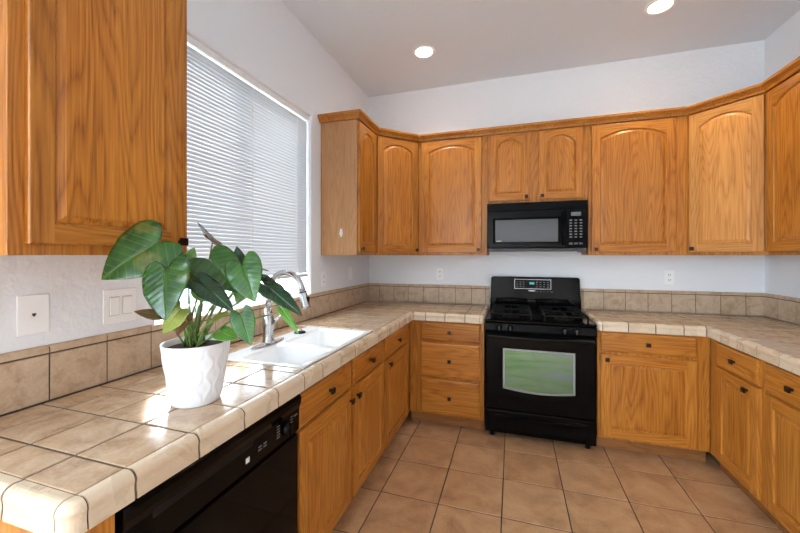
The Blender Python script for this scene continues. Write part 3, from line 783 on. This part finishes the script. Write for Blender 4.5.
# ------------------------------------------------------------------ recessed ceiling lights
def downlight(label, x, y, col, st, pw):
    t=thing('recessed_light',label,'ceiling light',(x,y,ZC),0,'recessed ceiling lights')
    m=M(); m.lathe([(.090,-.0005),(.090,-.004),(.084,-.007),(.072,-.006),(.068,-.0025)],(0,0,0),40,cap0=False,cap1=False); m.build('trim_ring',WHITE,t,smooth=True)
    m=M(); m.lathe([(.069,-.0025),(.05,-.0035),(.01,-.004)],(0,0,0),40,cap0=False,cap1=True)
    m.build('lamp_face',emis('lamp_glow',col,st),t,smooth=True)
    l=bpy.data.lights.new('lamp','SPOT'); l.energy=pw; l.spot_size=math.radians(130); l.spot_blend=.6; l.color=s2l(col)[:3]; l.shadow_soft_size=.06
    o=bpy.data.objects.new('lamp',l); COL.objects.link(o); o.parent=t; o.location=(0,0,-.03)
downlight('left recessed ceiling light, glowing cool white',-.692,2.831,(255,250,244),12,14)
downlight('right recessed ceiling light, glowing warm, cut by the top edge',.939,2.785,(255,232,190),12,14)
downlight('added recessed ceiling light, unseen behind the viewpoint on the left',-.692,-1.1,(255,246,232),12,14)  # out-of-view downlight added to brighten the room from behind
downlight('added recessed ceiling light, unseen behind the viewpoint on the right',.939,-1.1,(255,240,215),12,14)  # second unseen downlight, also added for extra light

# ------------------------------------------------------------------ potted plant
PXc,PYc=-.985,.905
t=thing('potted_plant','leafy green anthurium in a white diamond-patterned pot on the worktop','plant',(PXc,PYc,ZT+.0005))
def pot_r(a,h):
    # wavy upright ribs that close in and part again, leaving lens-shaped facets
    base_=.070+.030*(h/.19)**.9
    nn=18; ph=a*nn/(2*PI); wv=.30*math.sin(2*PI*2.5*h/.19)
    k0=int(math.floor(ph)); d=min(abs(ph-(k+wv*(-1)**(k%2))) for k in (k0-1,k0,k0+1,k0+2))
    return base_+.0021*max(0,1-d/.40)*(1 if .012<h<.178 else .15)
m=M(); na=288; ls=[]
for k in range(51):
    h=.19*k/50; ls.append([(pot_r(2*PI*i/na,h)*math.cos(2*PI*i/na),pot_r(2*PI*i/na,h)*math.sin(2*PI*i/na),h) for i in range(na)])
for r,h in ((.0985,.192),(.094,.190),(.092,.165),(.088,.15)):
    ls.append([(r*math.cos(2*PI*i/na),r*math.sin(2*PI*i/na),h) for i in range(na)])
m.loops(ls,True,False); m.build('pot',POT,t,smooth=True)
m=M(); m.lathe([(.0915,.168),(.085,.174),(.05,.180),(.01,.182)],(0,0,0),40,cap0=True,cap1=True)
m.build('soil',SOIL,t,smooth=True)
cd=Vector((-math.sin(YAW),math.cos(YAW),0)); cr=Vector((math.cos(YAW),math.sin(YAW),0))
def at(px,py,dep): return Vector((0,0,CH))+cd*dep+cr*((px-400)/FPX*dep)+Vector((0,0,(HY-py)/FPX*dep))
base=Vector((PXc,PYc,ZT+.0005))

def leafmat(name, dk, md_, lt, blotch=0, bcol=(176,160,80)):
    m,nt,b=newmat(name); L=nt.links
    uv=N(nt,'ShaderNodeUVMap'); sp=N(nt,'ShaderNodeSeparateXYZ'); L.new(uv.outputs[0],sp.inputs[0])
    tc=N(nt,'ShaderNodeTexCoord'); no=N(nt,'ShaderNodeTexNoise',i_Scale=22.0,i_Detail=3.0); L.new(tc.outputs['Object'],no.inputs[0])
    ab=N(nt,'ShaderNodeMath',operation='ABSOLUTE'); L.new(sp.outputs[0],ab.inputs[0])
    # side veins run forward from the midrib: v - 0.55|u|
    k=N(nt,'ShaderNodeMath',operation='MULTIPLY_ADD'); L.new(ab.outputs[0],k.inputs[0]); k.inputs[1].default_value=-.55; L.new(sp.outputs[1],k.inputs[2])
    s9=N(nt,'ShaderNodeMath',operation='MULTIPLY'); s9.inputs[1].default_value=7.0; L.new(k.outputs[0],s9.inputs[0])
    fr=N(nt,'ShaderNodeMath',operation='PINGPONG'); fr.inputs[1].default_value=.5; L.new(s9.outputs[0],fr.inputs[0])
    vein=ramp(nt,fr.outputs[0],[(0,(1,1,1,1)),(.09,(0,0,0,1))]); mid=ramp(nt,ab.outputs[0],[(0,(1,1,1,1)),(.05,(0,0,0,1))])
    vv=N(nt,'ShaderNodeMath',operation='MAXIMUM'); L.new(vein,vv.inputs[0]); L.new(mid,vv.inputs[1])
    c=ramp(nt,no.outputs[0],[(.32,s2l(dk)),(.68,s2l(md_))])
    if blotch:
        nb=N(nt,'ShaderNodeTexNoise',i_Scale=13.0,i_Detail=3.0); L.new(tc.outputs['Object'],nb.inputs[0])
        fb=ramp(nt,nb.outputs[0],[(.64-blotch,(0,0,0,1)),(.76-blotch,(.7,.7,.7,1))]); c=mix(nt,fb,c,s2l(bcol))
    sc9=N(nt,'ShaderNodeMath',operation='MULTIPLY'); sc9.inputs[1].default_value=.45; L.new(vv.outputs[0],sc9.inputs[0])
    c=mix(nt,sc9.outputs[0],c,s2l(lt)); L.new(c,b.inputs['Base Color'])
    b.inputs['Roughness'].default_value=.24; b.inputs['Coat Weight'].default_value=.25
    b.inputs['Subsurface Weight'].default_value=0
    tr=N(nt,'ShaderNodeBsdfTranslucent'); L.new(c,tr.inputs[0]); mx=N(nt,'ShaderNodeMixShader'); mx.inputs[0].default_value=.22
    out=nt.nodes['Material Output']; L.new(b.outputs[0],mx.inputs[1]); L.new(tr.outputs[0],mx.inputs[2]); L.new(mx.outputs[0],out.inputs[0])
    bump(nt,b,fr.outputs[0],.25,.003)
    return m
LG=leafmat('leaf_green',(36,78,30),(60,110,42),(108,150,76)); LD=leafmat('leaf_dark',(18,48,28),(32,72,38),(76,114,68))
LM=leafmat('leaf_mottled',(30,66,28),(54,96,38),(98,136,70),.10,(118,116,54)); LY=leafmat('leaf_yellowing',(120,140,50),(150,160,66),(180,176,100),.12,(170,120,60))
LB=leafmat('leaf_browning',(92,84,46),(110,80,50),(130,110,70),.14,(120,76,50)); LP=leafmat('leaf_bright',(86,142,54),(112,166,70),(150,190,110))
STEM=plain('stem_green',(104,132,62),.5); STEMD=plain('stem_brown',(96,88,60),.6)

def leaf(J, T, width, nrm, mat, droop=.15, fold=.18, stem=True, sm=STEM, root=None, back=.36):
    """heart leaf from petiole junction J to tip T (world points), turned towards nrm"""
    J,T=Vector(J)-base,Vector(T)-base
    L=(T-J).length; ax=(T-J).normalized(); n=Vector(nrm); n=(n-ax*n.dot(ax)).normalized(); sd=ax.cross(n)
    m=M(); R=22; Cn=7
    for s_ in (1,-1):
        rows=[]
        for i in range(R+1):
            q=i/R; tt=-back+(1+back)*q
            # outer half width of the heart
            if tt<.1:
                z=(.1-tt)/(back+.1); o=.27+.23*math.sqrt(max(0,1-z**2.4))
            else:
                z=(tt-.1)/.9; o=.5*(1-z**1.7)**.95
            inn=0 if tt>=0 else .27*min(1,-tt/back)**2.2
            row=[]
            for j in range(Cn+1):
                u=inn+(o-inn)*j/Cn; uu=u*width
                hgt=fold*abs(uu)*(.6 if tt>0 else .9)-droop*L*(max(0,tt)**2)-.5*fold*uu*uu/max(width,.01)*2
                hgt+=.012*L*math.sin(tt*18+s_)*(u*2)**2
                p=J+ax*(tt*L)+sd*(s_*uu)+n*hgt
                k=m.pt(p); m.uv[k]=(s_*u,tt); row.append(k)
            rows.append(row)
        for i in range(R):
            for j in range(Cn):
                a,b_,c,d=rows[i][j],rows[i][j+1],rows[i+1][j+1],rows[i+1][j]
                m.f.append((a,b_,c,d) if s_>0 else (d,c,b_,a)); m.m.append(0)
    lo=m.build('leaf',mat,t,smooth=True,solid=.0012)
    if stem:
        r0=Vector(root) if root else Vector((random.uniform(-.03,.03),random.uniform(-.03,.03),.178))
        mid=r0.lerp(J,.55)+Vector((0,0,.03)); pts=[]
        for k in range(13):
            u=k/12; pts.append(r0*(1-u)**2+mid*2*u*(1-u)+J*u*u)
        s2=M(); s2.tube(pts,[.0034-.0012*k/12 for k in range(13)],7); s2.build('stem',sm,lo,smooth=True)
    return lo
back_=-cd; UPv=Vector((0,0,1))
F=lambda c,u,r=0: (back_*c+UPv*u+cr*r)
S=lambda px,d: px*d/FPX          # pixel width at depth d -> metres
d=1.13
leaf(at(157,243,1.06),at(98,277,.98),S(70,1.02),F(.75,.6,.25),LM,.10,.10,back=.27)
leaf(at(167,273,1.00),at(163,319,.93),S(50,.97),F(.8,.5,-.1),LM,.08,.14)
leaf(at(206,272,1.12),at(183,288,1.07),S(34,1.1),F(.45,.85,0),LG,.05,.10)
leaf(at(212,262,1.13),at(238,290,1.08),S(46,1.1),F(.75,.55,.2),LG,.10,.12)
leaf(at(243,267,1.10),at(253,300,1.04),S(38,1.07),F(.85,.5,-.1),LG,.10,.14)
leaf(at(203,285,1.05),at(234,310,1.02),S(24,1.03),F(.7,.5,.5),LD,.08,.15)
leaf(at(246,280,1.24),at(236,303,1.22),S(26,1.2),F(.8,.5,.1),LP,.06,.1)
leaf(at(266,286,1.10),at(303,314,1.03),S(25,1.07),F(.55,.75,.35),LD,.05,.22)
leaf(at(242,317,1.05),at(250,345,1.02),S(24,1.04),F(.95,.2,.1),LG,.08,.12)
leaf(at(213,240,1.20),at(197,221,1.22),S(20,1.2),F(-.1,.5,.85),LB,.02,.1,sm=STEMD)
leaf(at(213,240,1.20),at(236,258,1.17),S(10,1.2),F(.3,.5,.85),LB,.05,.1,stem=False)
leaf(at(240,262,1.17),at(237,246,1.17),S(13,1.2),F(.6,.2,.7),LD,.05,.2)
leaf(at(252,268,1.22),at(269,270,1.20),S(11,1.2),F(.1,.95,.1),LB,.05,.2)
leaf(at(156,315,1.02),at(134,311,1.00),S(14,1.02),F(.6,.8,0),LB,.03,.2)
leaf(at(178,312,1.00),at(160,333,.99),S(26,1.02),F(.7,.6,.1),LY,.15,.15)
leaf(at(222,333,1.12),at(237,338,1.09),S(17,1.1),F(.7,.6,.1),LP,.10,.12)
leaf(at(284,312,1.09),at(299,334,1.08),S(9,1.1),F(.8,.3,.3),LP,.05,.2)
leaf(at(188,262,1.20),at(194,247,1.22),S(14,1.2),F(.9,.3,.2),LP,.05,.1)
leaf(at(200,290,1.17),at(208,302,1.15),S(18,1.15),F(.8,.5,0),LP,.05,.1)
leaf(at(185,318,1.08),at(176,335,1.04),S(16,1.05),F(.8,.5,0),LB,.1,.1)
leaf(at(216,318,1.07),at(228,312,1.05),S(11,1.05),F(.6,.7,0),LY,.1,.1)
m=M()
for k in range(7):
    a=random.uniform(0,2*PI); r=random.uniform(.005,.03); h=random.uniform(.05,.16); tl=random.uniform(.01,.06)
    m.tube([(r*math.cos(a),r*math.sin(a),.176),((r+tl*.4)*math.cos(a),(r+tl*.4)*math.sin(a),.178+h*.6),((r+tl)*math.cos(a),(r+tl)*math.sin(a),.178+h)],[.003,.0026,.0014],6)
m.build('young_shoots',STEM,t,smooth=True)
